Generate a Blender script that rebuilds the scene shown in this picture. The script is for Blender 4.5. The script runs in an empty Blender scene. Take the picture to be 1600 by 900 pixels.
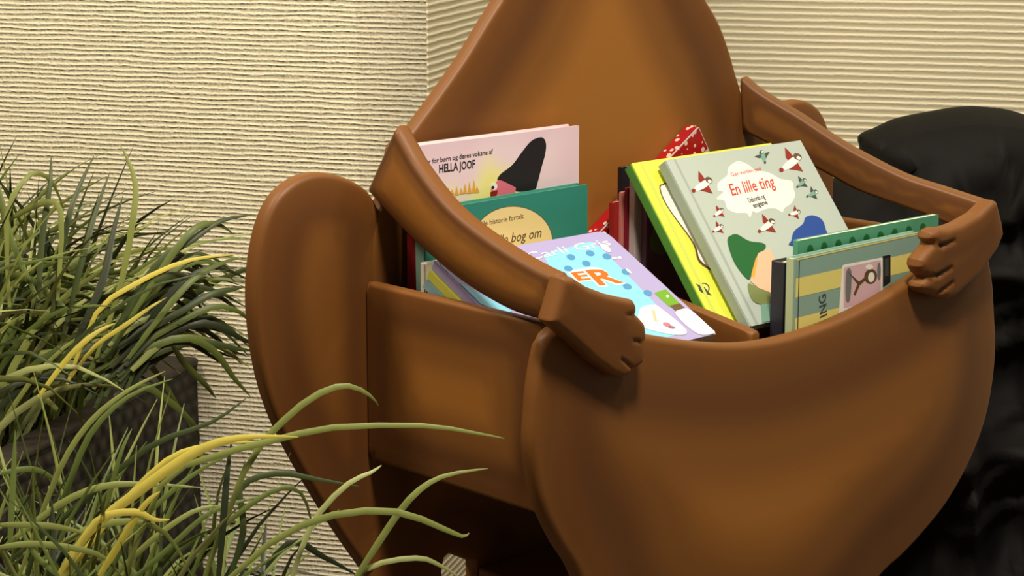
import bpy, bmesh, math, random
import numpy as np
from mathutils import Vector, Matrix
from mathutils.geometry import delaunay_2d_cdt

S = bpy.context.scene
COL = S.collection
random.seed(7)
R = math.radians
V = Vector

# ------------------------------------------------------------------ camera
FPX = 3271.0
PITCH = math.atan(685 / FPX)
CAM = V((0, 0, 1.25))
cd = bpy.data.cameras.new('camera'); cam = bpy.data.objects.new('camera', cd); COL.objects.link(cam)
cam.location = CAM; cam.rotation_euler = (math.pi/2 - PITCH, 0, 0)
cd.sensor_width = 36; cd.lens = FPX * 36 / 1600; cd.clip_start = .05
S.camera = cam
S.view_settings.view_transform = 'Standard'; S.view_settings.look = 'None'
S.view_settings.exposure = 0.0; S.view_settings.gamma = 1; S.view_settings.use_curve_mapping = False

# ------------------------------------------------------------------ light
w = bpy.data.worlds.new('world'); S.world = w; w.use_nodes = True
w.node_tree.nodes['Background'].inputs[0].default_value = (1, .88, .70, 1)
w.node_tree.nodes['Background'].inputs[1].default_value = .125
def area(name, loc, target, size, power, col=(1, .86, .64)):
    l = bpy.data.lights.new(name, 'AREA'); l.shape = 'RECTANGLE'; l.size = size[0]; l.size_y = size[1]
    l.energy = power; l.color = col
    o = bpy.data.objects.new(name, l); COL.objects.link(o); o.location = loc
    o.rotation_euler = (V(target) - V(loc)).to_track_quat('-Z', 'Y').to_euler()
    return o
area('ceiling_light', (.25, .95, 2.75), (.15, 2.1, .8), (.30, .30), 52, (1, .91, .77))
area('ceiling_light', (-1.5, 1.7, 2.9), (-.9, 2.4, .8), (.5, .5), 42, (1, .85, .62))
area('ceiling_light', (1.7, 1.9, 2.9), (.9, 2.6, .9), (.5, .5), 16, (1, .89, .72))

# ------------------------------------------------------------------ places and helpers
FW = V((0, math.cos(PITCH), -math.sin(PITCH))); UP = V((0, math.sin(PITCH), math.cos(PITCH))); RT = V((1, 0, 0))
Z = V((0, 0, 1))
def ray(x, y): return FW * FPX + RT * (x - 800) - UP * (y - 450)
def hit(x, y, P, n):
    r = ray(x, y); return CAM + r * (n.dot(P - CAM) / n.dot(r))
def at(x, y, Y):
    r = ray(x, y); return CAM + r * (Y / r.y)
A_ = R(46.8)
U = V((math.sin(A_), math.cos(A_), 0)); F = V((math.cos(A_), -math.sin(A_), 0))     # the bin's right and front
O = V((.09209582, 2.1, 0))
def fr(u, w_, z): return O + U * u + F * w_ + Z * z
def onF(x, y, w_):
    P = hit(x, y, fr(0, w_, 0), F) - O; return (P.dot(U), P.z)
TW = R(16)
T = V((math.cos(TW), -math.sin(TW), 0)); N = V((-math.sin(TW), -math.cos(TW), 0))     # along the wall, out of the wall

def tag(o, label=None, cat=None, group=None, kind=None):
    if label: o['label'] = label
    if cat: o['category'] = cat
    if group: o['group'] = group
    if kind: o['kind'] = kind
    return o
def empty(name, loc, mat=None):
    o = bpy.data.objects.new(name, None); COL.objects.link(o)
    if mat is not None: o.matrix_world = mat
    else: o.location = loc
    o.empty_display_size = .05
    return o
def link(name, me, mats, parent=None, smooth=True):
    o = bpy.data.objects.new(name, me); COL.objects.link(o)
    for m in (mats if isinstance(mats, (list, tuple)) else [mats]): me.materials.append(m)
    if smooth:
        for p in me.polygons: p.use_smooth = True
    if parent is not None: o.parent = parent
    return o
def inv_of(parent):
    bpy.context.view_layer.update()
    return parent.matrix_world.inverted() if parent is not None else Matrix.Identity(4)

# ------------------------------------------------------------------ materials
def mat(name, col, rough=.5, spec=.5, var=.0, vscale=30, bump=0, bscale=200, coat=0, sheen=0, trans=0, sub=0):
    m = bpy.data.materials.new(name); m.use_nodes = True
    nt = m.node_tree; b = nt.nodes['Principled BSDF']
    lin = [((c/12.92) if c <= .04045 else ((c+.055)/1.055)**2.4) for c in col]
    b.inputs['Base Color'].default_value = (*lin, 1)
    b.inputs['Roughness'].default_value = rough
    b.inputs['Specular IOR Level'].default_value = spec
    b.inputs['Coat Weight'].default_value = coat; b.inputs['Coat Roughness'].default_value = .25
    b.inputs['Sheen Weight'].default_value = sheen
    tc = nt.nodes.new('ShaderNodeTexCoord')
    if var:
        n = nt.nodes.new('ShaderNodeTexNoise'); n.inputs['Scale'].default_value = vscale; n.inputs['Detail'].default_value = 3
        nt.links.new(tc.outputs['Object'], n.inputs['Vector'])
        mx = nt.nodes.new('ShaderNodeMix'); mx.data_type = 'RGBA'
        mx.inputs[6].default_value = (*[c*(1-var) for c in lin], 1); mx.inputs[7].default_value = (*[min(1, c*(1+var)) for c in lin], 1)
        nt.links.new(n.outputs['Fac'], mx.inputs[0]); nt.links.new(mx.outputs[2], b.inputs['Base Color'])
    if bump:
        n2 = nt.nodes.new('ShaderNodeTexNoise'); n2.inputs['Scale'].default_value = bscale; n2.inputs['Detail'].default_value = 2
        nt.links.new(tc.outputs['Object'], n2.inputs['Vector'])
        bp = nt.nodes.new('ShaderNodeBump'); bp.inputs['Strength'].default_value = bump; bp.inputs['Distance'].default_value = .001
        nt.links.new(n2.outputs['Fac'], bp.inputs['Height']); nt.links.new(bp.outputs[0], b.inputs['Normal'])
    return m
def c8(r, g, b): return (r/255, g/255, b/255)

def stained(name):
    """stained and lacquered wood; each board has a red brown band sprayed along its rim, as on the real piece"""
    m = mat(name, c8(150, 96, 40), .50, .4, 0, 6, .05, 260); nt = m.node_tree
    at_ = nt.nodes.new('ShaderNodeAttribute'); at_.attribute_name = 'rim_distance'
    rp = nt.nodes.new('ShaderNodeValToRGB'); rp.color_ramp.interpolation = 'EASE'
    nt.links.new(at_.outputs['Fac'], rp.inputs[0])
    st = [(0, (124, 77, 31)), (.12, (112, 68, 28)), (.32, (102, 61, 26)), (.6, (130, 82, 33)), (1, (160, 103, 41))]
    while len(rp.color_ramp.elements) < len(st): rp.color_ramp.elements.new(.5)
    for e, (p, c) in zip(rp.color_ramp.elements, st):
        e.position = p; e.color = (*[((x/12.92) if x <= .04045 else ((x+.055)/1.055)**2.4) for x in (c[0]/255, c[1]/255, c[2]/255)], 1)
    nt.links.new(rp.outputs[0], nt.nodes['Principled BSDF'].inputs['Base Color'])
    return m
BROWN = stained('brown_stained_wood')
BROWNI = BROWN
BLACKCLOTH = mat('black_cloth', c8(14, 12, 11), .7, .2, .2, 9, .35, 900)

def lerp(a, b, t): return a + (b - a) * t

def wallpaper(name, period, irregular, cvalley, cridge):
    """ribbed woven wallpaper; x runs along the wall, z up (object coordinates)"""
    m = bpy.data.materials.new(name); m.use_nodes = True
    nt = m.node_tree; b = nt.nodes['Principled BSDF']; L = nt.links; ND = nt.nodes
    b.inputs['Roughness'].default_value = .85; b.inputs['Specular IOR Level'].default_value = .2
    tc = ND.new('ShaderNodeTexCoord')
    sep = ND.new('ShaderNodeSeparateXYZ'); L.new(tc.outputs['Object'], sep.inputs[0])
    def noise(sx, sy, sz, det=2):
        mp = ND.new('ShaderNodeMapping'); mp.inputs['Scale'].default_value = (sx, sy, sz); L.new(tc.outputs['Object'], mp.inputs[0])
        n = ND.new('ShaderNodeTexNoise'); n.inputs['Scale'].default_value = 1; n.inputs['Detail'].default_value = det
        L.new(mp.outputs[0], n.inputs['Vector']); return n.outputs['Fac']
    def mth(op, a, b_=None, c=None):
        n = ND.new('ShaderNodeMath'); n.operation = op
        for i, v in enumerate((a, b_, c)):
            if v is None: continue
            if isinstance(v, (int, float)): n.inputs[i].default_value = v
            else: L.new(v, n.inputs[i])
        return n.outputs[0]
    wob = mth('MULTIPLY', mth('SUBTRACT', noise(14, 14, 60, 3), .5), period * irregular)
    zz = mth('ADD', sep.outputs['Z'], wob)
    ph = mth('MULTIPLY', zz, 2 * math.pi / period)
    s = mth('MULTIPLY_ADD', mth('SINE', ph), .5, .5)
    ridge = mth('POWER', s, 1.5)
    fine = noise(150, 150, 190, 2)                      # lumps in the thread
    vert = mth('MULTIPLY_ADD', noise(300, 300, 90, 2), 2.2 if irregular > 1 else 1, -.6 if irregular > 1 else 0)                        # short upright threads
    h = mth('ADD', mth('MULTIPLY', ridge, mth('MULTIPLY_ADD', fine, 2.6 if irregular > 1 else 1.0, -.3 if irregular > 1 else .5)), mth('MULTIPLY', vert, .5 if irregular > 1 else .12))
    bp = ND.new('ShaderNodeBump'); bp.inputs['Strength'].default_value = .8; bp.inputs['Distance'].default_value = .0015
    L.new(h, bp.inputs['Height']); L.new(bp.outputs[0], b.inputs['Normal'])
    rmp = ND.new('ShaderNodeValToRGB'); L.new(h, rmp.inputs[0])
    def lin(c): return tuple(((x/12.92) if x <= .04045 else ((x+.055)/1.055)**2.4) for x in c)
    rmp.color_ramp.elements[0].position = .12; rmp.color_ramp.elements[0].color = (*lin(cvalley), 1)
    rmp.color_ramp.elements[1].position = .75; rmp.color_ramp.elements[1].color = (*lin(cridge), 1)
    L.new(rmp.outputs[0], b.inputs['Base Color'])
    return m
WALL_A = wallpaper('woven_wallpaper', .0068, 1.1, c8(214, 202, 168), c8(246, 240, 214))
WALL_B = wallpaper('ribbed_wallpaper', .0098, .4, c8(198, 188, 156), c8(238, 231, 204))

# ------------------------------------------------------------------ room shell
def wall(name, P, direction, length, height, m, thick=.1, nrm=None):
    """slab whose front face starts at P and runs along direction; normal nrm towards the room"""
    me = bpy.data.meshes.new(name); bm = bmesh.new()
    bmesh.ops.create_cube(bm, size=1)
    for v in bm.verts: v.co = V(((v.co.x + .5) * length, (v.co.y + .5) * thick, (v.co.z + .5) * height))
    bm.to_mesh(me); bm.free()
    o = link(name, me, m, smooth=False)
    x = direction; y = -nrm
    o.matrix_world = Matrix(((x.x, y.x, 0, P.x), (x.y, y.y, 0, P.y), (0, 0, 1, 0), (0, 0, 0, 1)))
    tag(o, kind='structure'); return o
C0 = at(667, 100, 2.75); C0.z = 0
C1 = C0 - N * .50
wall('wall_left', C0 - T * 3.2, T, 3.2, 2.8, WALL_A, .5, N)
wall('wall_return', C0 + T*.002, -N, .50, 2.8, WALL_B, .1, T)
wall('wall_back', C1, T, 3.2, 2.8, WALL_B, .1, N)
me = bpy.data.meshes.new('floor'); bm = bmesh.new(); bmesh.ops.create_cube(bm, size=1)
for v in bm.verts: v.co = V((v.co.x * 7, v.co.y * 6 + 1.6, (v.co.z - .5) * .1))
bm.to_mesh(me); bm.free()
tag(link('floor', me, mat('floor_carpet', c8(110, 98, 84), .9, .2, .2, 40, .5, 400), smooth=False), kind='structure')

# ------------------------------------------------------------------ outline tools
def smooth_closed(pts, n=8):
    out = []; k = len(pts)
    for i in range(k):
        p0, p1, p2, p3 = (np.array(pts[(i + j) % k], float) for j in (-1, 0, 1, 2))
        for s in range(n):
            t = s / n
            out.append(.5 * ((2*p1) + (p2-p0)*t + (2*p0-5*p1+4*p2-p3)*t*t + (3*p1-p0-3*p2+p3)*t**3))
    return [tuple(p) for p in out]
def smooth_open(pts, n=8):
    out = []; k = len(pts)
    for i in range(k - 1):
        p0 = np.array(pts[max(i-1, 0)], float); p1 = np.array(pts[i], float); p2 = np.array(pts[i+1], float); p3 = np.array(pts[min(i+2, k-1)], float)
        for s in range(n):
            t = s / n
            out.append(tuple(.5 * ((2*p1) + (p2-p0)*t + (2*p0-5*p1+4*p2-p3)*t*t + (3*p1-p0-3*p2+p3)*t**3)))
    out.append(tuple(map(float, pts[-1]))); return out
def resample(pts, s):
    out = []; k = len(pts)
    for i in range(k):
        a = np.array(pts[i], float); b = np.array(pts[(i+1) % k], float); L = np.linalg.norm(b - a)
        if L < 1e-7: continue
        m = max(1, int(round(L / s)))
        for j in range(m): out.append(a + (b - a) * j / m)
    # merge too close
    res = [out[0]]
    for p in out[1:]:
        if np.linalg.norm(p - res[-1]) > s * .35: res.append(p)
    if np.linalg.norm(res[0] - res[-1]) < s * .35: res.pop()
    return np.array(res)
def round_poly(pts, r, n=5):
    """round every corner of a polygon by radius-ish r"""
    out = []; k = len(pts)
    for i in range(k):
        p = np.array(pts[i], float); a = np.array(pts[i-1], float); b = np.array(pts[(i+1) % k], float)
        da = np.linalg.norm(a-p); db = np.linalg.norm(b-p)
        rr = min(r, da*.45, db*.45)
        p1 = p + (a-p)/da*rr; p2 = p + (b-p)/db*rr
        for j in range(n+1):
            t = j/n; out.append((1-t)**2*p1 + 2*t*(1-t)*p + t*t*p2)
    return [tuple(q) for q in out]
def sdf(P, poly):
    P = np.asarray(P, float); a = poly; b = np.roll(poly, -1, 0)
    d = np.full(len(P), 1e9)
    for i in range(len(a)):
        e = b[i]-a[i]; v = P - a[i]; t = np.clip((v @ e)/(e @ e), 0, 1)[:, None]
        d = np.minimum(d, np.linalg.norm(v - t*e, axis=1))
    ins = np.zeros(len(P), bool)
    for i in range(len(a)):
        x1, y1 = a[i]; x2, y2 = b[i]
        c = ((y1 > P[:, 1]) != (y2 > P[:, 1]))
        if y1 == y2: continue
        xi = (x2-x1)*(P[:, 1]-y1)/(y2-y1)+x1
        ins ^= c & (P[:, 0] < xi)
    return np.where(ins, d, -d)
def panel(name, pts, T_, r, mapf, m, parent=None, step=.006, grid=.016, bulge=0, bl=.1, hf=None, bback=0, band=.13, extra=None):
    """board with the outline pts, thickness T_, rounded edges r and gently domed faces.
    mapf(x, y, h) gives the world point, h running from 0 (front face) to -T_"""
    poly = resample(pts, step)
    area_ = .5*np.sum(poly[:, 0]*np.roll(poly[:, 1], -1) - np.roll(poly[:, 0], -1)*poly[:, 1])
    if area_ < 0: poly = poly[::-1]
    k = len(poly)
    tan = np.roll(poly, -1, 0) - np.roll(poly, 1, 0); tan /= np.linalg.norm(tan, axis=1)[:, None] + 1e-12
    nin = np.stack([-tan[:, 1], tan[:, 0]], 1)
    P = [poly]
    for f in (.12, .4, .75, 1.05):
        q = poly + nin * r * f
        d = sdf(q, poly); P.append(q[d > r*f*.93])
    lo = poly.min(0); hi = poly.max(0)
    gx, gy = np.meshgrid(np.arange(lo[0], hi[0], grid), np.arange(lo[1], hi[1], grid))
    g = np.stack([gx.ravel(), gy.ravel()], 1); d = sdf(g, poly); P.append(g[d > r*1.05 + grid*.45])
    if extra is not None: P.append(np.array(extra))
    A = np.concatenate(P)
    vs, es, fs, *_ = delaunay_2d_cdt([V(p) for p in A], [(i, (i+1) % k) for i in range(k)], [], 1, 1e-6)
    vv = np.array([[p.x, p.y] for p in vs]); d = np.maximum(sdf(vv, poly), 0)
    h = np.where(d < r, -r + np.sqrt(np.maximum(r*r - (r-d)**2, 0)), 0)
    s = np.clip(d/bl, 0, 1); dome = 1-(1-s)**2
    hF = h + bulge*dome; hB = -T_ - h - bback*dome
    if hf is not None: hF = hF + np.array([hf(x, y) for x, y in vv]) * np.clip(d/r, 0, 1)
    n = len(vv)
    W = [mapf(vv[i, 0], vv[i, 1], hF[i]) for i in range(n)] + [mapf(vv[i, 0], vv[i, 1], hB[i]) for i in range(n)]
    faces = [tuple(f) for f in fs] + [tuple(reversed([i+n for i in f])) for f in fs]
    cnt = {}
    for f in fs:
        for i in range(len(f)):
            a, b = f[i], f[(i+1) % len(f)]; cnt[(a, b)] = 1
    for (a, b) in list(cnt):
        if (b, a) not in cnt: faces.append((b, a, a+n, b+n))
    I = inv_of(parent)
    me = bpy.data.meshes.new(name); me.from_pydata([I @ p for p in W], [], faces); me.update()
    bm = bmesh.new(); bm.from_mesh(me); bmesh.ops.recalc_face_normals(bm, faces=bm.faces); bm.to_mesh(me); bm.free()
    o = link(name, me, m, parent)
    if len(me.vertices) == 2*n:
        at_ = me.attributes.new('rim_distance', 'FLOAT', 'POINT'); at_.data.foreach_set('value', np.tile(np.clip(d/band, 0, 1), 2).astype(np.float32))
    return o
def box(name, p0, p1, m, parent, r=.003, frame=fr):
    """rounded box between two (u, w, z) corners in the bin's frame"""
    bm = bmesh.new(); bmesh.ops.create_cube(bm, size=1)
    for v in bm.verts:
        v.co = V([lerp(p0[i], p1[i], v.co[i] + .5) for i in range(3)])
    if r: bmesh.ops.bevel(bm, geom=list(bm.edges), offset=r, segments=3, profile=.5, affect='EDGES')
    I = inv_of(parent)
    for v in bm.verts: v.co = I @ frame(*v.co)
    bmesh.ops.recalc_face_normals(bm, faces=bm.faces)
    me = bpy.data.meshes.new(name); bm.to_mesh(me); bm.free()
    o = link(name, me, m, parent)
    md = o.modifiers.new('wn', 'WEIGHTED_NORMAL'); md.keep_sharp = False
    return o

# ------------------------------------------------------------------ the book bin
rm = Matrix(((U.x, -F.x, 0, O.x), (U.y, -F.y, 0, O.y), (0, 0, 1, 0), (0, 0, 0, 1)))
BIN = empty('book_bin', O, rm)
tag(BIN, 'large brown figure-shaped wooden book bin, its curved arms holding a round belly panel', 'book bin')

# back board: head, shoulders, body and feet
hl = [(-.276, .965), (-.272, .982)] + [onF(x, y, 0) for x, y in ((641, 210), (662, 183), (690, 145), (731, 86), (760, 38), (784, 0))]
hr = [onF(x, y, 0) for x, y in ((1105, 0), (1125, 35), (1140, 75), (1150, 110), (1160, 145), (1172, 200))]
topc = smooth_open([hl[-1], (-.105, 1.165), (-.075, 1.215), (-.03, 1.25), (.015, 1.25), (.06, 1.215), (.105, 1.17), hr[0]], 6)
outline = smooth_open(hl, 5)[:-1] + topc[:-1] + smooth_open(hr, 5) + [(.245, .95), (.285, .90), (.292, .85), (.292, .60), (.28, .45), (.25, .10), (.23, .02), (.20, .0), (.19, .0),
          (.165, .02), (.155, .10), (.150, .545), (-.177, .5563), (-.18, .40), (-.19, .02), (-.2, .0), (-.24, 0), (-.245, .05), (-.2166, .545), (-.2175, .566), (-.2275, .576), (-.305, .50)]
# the slot beside the left foot, then up the left side
outline = smooth_open(hl, 5)[:-1] + topc[:-1] + smooth_open(hr, 5) + [
    (.245, .95), (.285, .90), (.292, .85), (.292, .60), (.27, .40), (.235, .06), (.225, .0), (.15, .0), (.142, .06), (.142, .50),
    (-.174, .50), (-.1765, .5563), (-.209, .5735), (-.2155, .570), (-.2185, .560), (-.2185, .06), (-.225, 0), (-.262, .0), (-.27, .06), (-.305, .48), (-.311, .60), (-.311, .88), (-.300, .915), (-.284, .94)]
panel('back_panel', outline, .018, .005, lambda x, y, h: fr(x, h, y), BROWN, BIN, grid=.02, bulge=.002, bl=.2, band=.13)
# the two round lobes beside the body
lobe_l = [onF(x, y, -.018) for x, y in ((578, 330), (560, 298), (535, 280), (502, 269), (470, 269), (442, 281), (415, 306), (396, 345), (384, 400), (380, 460), (384, 520), (394, 580),
          (412, 640), (440, 700), (480, 770), (520, 833), (553, 880), (575, 912))]
foot = [(-.305, .42), (-.27, .06), (-.262, .0)]
lob = smooth_open(lobe_l, 5) + [(-.296, .50), (-.296, .90)]
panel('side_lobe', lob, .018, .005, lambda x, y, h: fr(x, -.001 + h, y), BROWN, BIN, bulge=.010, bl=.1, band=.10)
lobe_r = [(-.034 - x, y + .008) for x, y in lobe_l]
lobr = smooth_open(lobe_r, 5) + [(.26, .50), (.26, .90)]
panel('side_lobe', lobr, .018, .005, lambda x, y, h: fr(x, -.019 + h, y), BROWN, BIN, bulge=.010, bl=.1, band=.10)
# box: two sides, floor, divider, plinth
def sidep(name, u0, u1, z0, z1):
    pts = round_poly([(.0015, z0), (.241, z0), (.241, z1), (.0015, z1)], .002)
    return panel(name, pts, abs(u1-u0), .004, lambda x, y, h: fr(u0 + (h if u1 < u0 else -h), x, y), BROWN, BIN, bulge=.003, bl=.08, band=.08)
sidep('side_panel', -.3136, -.2996, .692, .861)
sidep('side_panel', .29, .276, .692, .861)
box('bottom_panel', (-.2990, .003, .694), (.2755, .240, .706), BROWN, BIN, .002)
dv = round_poly([(.026, .707), (.238, .707), (.238, .8105), (.12, .829), (.026, .843)], .003)
panel('divider', dv, .012, .003, lambda x, y, h: fr(-.0314 + h, x, y), BROWN, BIN)
box('plinth', (-.176, .002, .0), (.141, .205, .5525), BROWN, BIN, .004)
# belly: the round front panel
fl = [onF(x, y, .26) for x, y in ((852, 534), (845, 565), (839, 600), (835, 640), (832, 700), (840, 760), (853, 805), (876, 852), (905, 900))]
low = [(-.264, .578), (-.208, .520), (-.135, .482), (-.055, .465), (.025, .473), (.09, .500)]
frr = [onF(x, y, .26) for x, y in ((1378, 900), (1410, 870), (1440, 838), (1480, 788), (1515, 726), (1540, 662), (1553, 600), (1558, 540), (1556, 490), (1553, 440), (1545, 392))]
ftop = [onF(x, y, .26) for x, y in ((1500, 382), (1450, 421), (1410, 448), (1360, 477), (1310, 501), (1260, 519), (1210, 532), (1160, 538), (1110, 537), (1060, 531), (1010, 523), (960, 515), (910, 511), (868, 514))]
bel = smooth_open(fl + low + frr, 6) + smooth_open(ftop, 6)
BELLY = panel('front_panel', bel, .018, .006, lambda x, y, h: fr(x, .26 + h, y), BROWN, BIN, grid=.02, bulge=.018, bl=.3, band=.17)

# arms: bent boards that end in carved hands
def armplane(ua, wa, ub, wb):
    P = fr(ua, wa, 0); D = (fr(ub, wb, 0) - P).normalized(); n = D.cross(Z)      # n points to the bin's right... sign set by caller
    return P, D, n
PA, DA, nA = armplane(-.300, 0, -.325, .282)
outA = -U if nA.dot(-U) < 0 else nA
nA = nA if nA.dot(-U) > 0 else -nA
def onA(x, y): q = hit(x, y, PA, nA) - PA; return (q.dot(DA), q.z)
topA = [onA(*p) for p in ((616, 197), (633, 228), (652, 260), (692, 312), (736, 352), (800, 396), (856, 426), (894, 436))]
botA = [onA(*p) for p in ((872, 507), (816, 494), (768, 472), (712, 436), (656, 388), (620, 352), (571, 298))]
armA = [(min(x, .262), y) for x, y in smooth_open(topA, 5) + smooth_open(botA, 5)]
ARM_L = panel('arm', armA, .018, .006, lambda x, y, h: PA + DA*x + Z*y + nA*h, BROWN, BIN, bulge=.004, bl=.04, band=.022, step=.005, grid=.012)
def hand_outline(px, rr=1.5):
    return [onF(x, y, .281) for x, y in round_poly(px, rr, 3)]
def creases(segs, depth=.0035, wd=.0013):
    sg = [(np.array(onF(*a, .281)), np.array(onF(*b, .281))) for a, b in segs]
    def f(x, y):
        q = np.array((x, y)); v = 0
        for a, b in sg:
            e = b - a; t = min(1, max(0, float((q-a) @ e / (e @ e)))); dd = float(np.linalg.norm(q - a - t*e))
            v -= depth * (1 - .5*t) * math.exp(-(dd/wd)**2)
        return v
    return f
hl_px = [(882, 434), (898, 434), (921, 449), (950, 460), (980, 467), (992, 469), (996, 476), (997, 485), (995.5, 491), (1000, 495), (1010, 506), (1012, 520), (1012, 530), (1009, 536),
         (1010, 542), (1010, 554), (1007, 568), (999, 575), (992, 578), (989, 581), (984, 588), (974, 592), (960, 586), (932, 566), (900, 536), (862, 504)]
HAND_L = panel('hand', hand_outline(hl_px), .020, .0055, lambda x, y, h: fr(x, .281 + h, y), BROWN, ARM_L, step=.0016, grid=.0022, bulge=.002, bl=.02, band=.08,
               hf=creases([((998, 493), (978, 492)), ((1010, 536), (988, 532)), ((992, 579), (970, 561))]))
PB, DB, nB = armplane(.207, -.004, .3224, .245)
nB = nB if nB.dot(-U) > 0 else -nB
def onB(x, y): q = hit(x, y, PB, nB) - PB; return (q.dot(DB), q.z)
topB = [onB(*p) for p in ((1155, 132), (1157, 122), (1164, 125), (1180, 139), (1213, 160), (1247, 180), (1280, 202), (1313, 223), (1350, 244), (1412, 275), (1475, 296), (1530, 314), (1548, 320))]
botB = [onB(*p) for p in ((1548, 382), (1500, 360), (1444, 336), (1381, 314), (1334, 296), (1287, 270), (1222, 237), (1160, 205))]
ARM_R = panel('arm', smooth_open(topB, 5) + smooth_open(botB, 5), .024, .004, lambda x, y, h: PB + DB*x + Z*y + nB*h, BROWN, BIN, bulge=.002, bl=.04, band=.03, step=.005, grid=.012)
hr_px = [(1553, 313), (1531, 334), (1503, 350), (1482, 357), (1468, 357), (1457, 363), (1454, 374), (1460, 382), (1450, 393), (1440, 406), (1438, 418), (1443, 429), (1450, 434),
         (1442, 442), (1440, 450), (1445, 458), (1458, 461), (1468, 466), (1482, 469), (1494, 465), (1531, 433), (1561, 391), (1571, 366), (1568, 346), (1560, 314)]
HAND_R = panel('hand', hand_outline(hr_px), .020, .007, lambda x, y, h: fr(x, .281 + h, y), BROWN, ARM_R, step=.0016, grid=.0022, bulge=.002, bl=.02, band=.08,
               hf=creases([((1458, 383), (1472, 384)), ((1472, 384), (1490, 376)), ((1448, 434), (1466, 430)), ((1466, 430), (1485, 418)), ((1462, 462), (1487, 441))], .006, .002))

# ------------------------------------------------------------------ books
PAPER = mat('page_paper', c8(238, 228, 205), .8, .2, .05, 60)
def ink(name, r, g, b, rough=.38): return mat('print_' + name, c8(r, g, b), rough, .4)
INK = dict(black=ink('black', 38, 34, 38), grey=ink('grey', 120, 124, 124), pink=ink('pink', 232, 120, 140), skin=ink('skin', 246, 196, 160), cream=ink('cream', 250, 226, 160), white=ink('white', 252, 250, 240),
           yellow=ink('yellow', 248, 232, 110), orange=ink('orange', 245, 110, 30), red=ink('red', 150, 34, 24), coral=ink('coral', 215, 70, 50), green=ink('green', 22, 104, 48), olive=ink('olive', 128, 140, 84),
           blue=ink('blue', 30, 76, 160), sky=ink('sky', 140, 212, 240), dot=ink('dot', 78, 150, 200), brown=ink('brown', 100, 78, 50), lilac=ink('lilac', 176, 164, 214), grass=ink('grass', 110, 170, 40),
           slate=ink('slate', 66, 78, 76), mauve=ink('mauve', 150, 110, 150), palegreen=ink('pale_green', 128, 172, 152), rose=ink('rose', 226, 190, 196), ochre=ink('ochre', 236, 176, 70))
class Book: pass
def book(label, P, ax, dn, W, H, TH, mats, rnd=.0015, kind='hard', group='picture books in the brown book bin', name='picture_book'):
    """P: top-left corner of the front cover (spine on the left); ax along the cover, dn down the cover"""
    ax = ax.normalized(); dn = dn.normalized(); n = ax.cross(-dn).normalized()      # out of the front cover
    M = Matrix(((ax.x, -dn.x, n.x, P.x), (ax.y, -dn.y, n.y, P.y), (ax.z, -dn.z, n.z, P.z), (0, 0, 0, 1)))
    b = Book(); b.M = M; b.P = P; b.n = n; b.W = W; b.H = H
    b.root = empty(name, P, M); tag(b.root, label, 'book', group)
    b.I = M.inverted()
    ct = .0022 if kind == 'hard' else .0008
    def slab(nm, x0, x1, y0, y1, z0, z1, m, rad=.0006, corner=0):
        pts = [(x0, y0), (x1, y0), (x1, y1), (x0, y1)]
        if corner: pts = round_poly(pts, corner, 6)
        bm = bmesh.new(); lo = [bm.verts.new((x, y, z0)) for x, y in pts]; hi = [bm.verts.new((x, y, z1)) for x, y in pts]
        bm.faces.new(list(reversed(lo))); bm.faces.new(hi)
        k = len(pts)
        for i in range(k): bm.faces.new((lo[i], lo[(i+1) % k], hi[(i+1) % k], hi[i]))
        bmesh.ops.bevel(bm, geom=[e for e in bm.edges if len(e.link_faces) == 2 and e.calc_face_angle() > .6], offset=min(rad, abs(z1-z0)*.3), segments=2, profile=.5, affect='EDGES')
        return bm
    def join(nm, bms, m):
        me = bpy.data.meshes.new(nm); tot = bmesh.new()
        for q in bms:
            tmp = bpy.data.meshes.new('t'); q.to_mesh(tmp); q.free(); tot.from_mesh(tmp); bpy.data.meshes.remove(tmp)
        tot.to_mesh(me); tot.free(); return link(nm, me, m, b.root, smooth=False)
    cmat, smat = mats[0], (mats[1] if len(mats) > 1 else mats[0])
    join('front_cover', [slab('', 0, W, -H, 0, -ct, 0, cmat, corner=rnd)], cmat)
    join('back_cover', [slab('', 0, W, -H, 0, -TH, -TH+ct, cmat, corner=rnd)], mats[2] if len(mats) > 2 else cmat)
    join('spine', [slab('', -.0012, .0035, -H+.0006, -.0006, -TH+ct*.6, -ct*.6, smat, .001)], smat)
    ins = .003 if kind == 'hard' else .0006
    join('pages', [slab('', .0035, W-ins, -H+ins, -ins, -TH+ct, -ct, PAPER, .0003)], PAPER)
    b.lift = 0; b.calls = 0
    return b
def loc(b, x, y):
    q = b.I @ hit(x, y, b.P, b.n); return (q.x, q.y)
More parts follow.
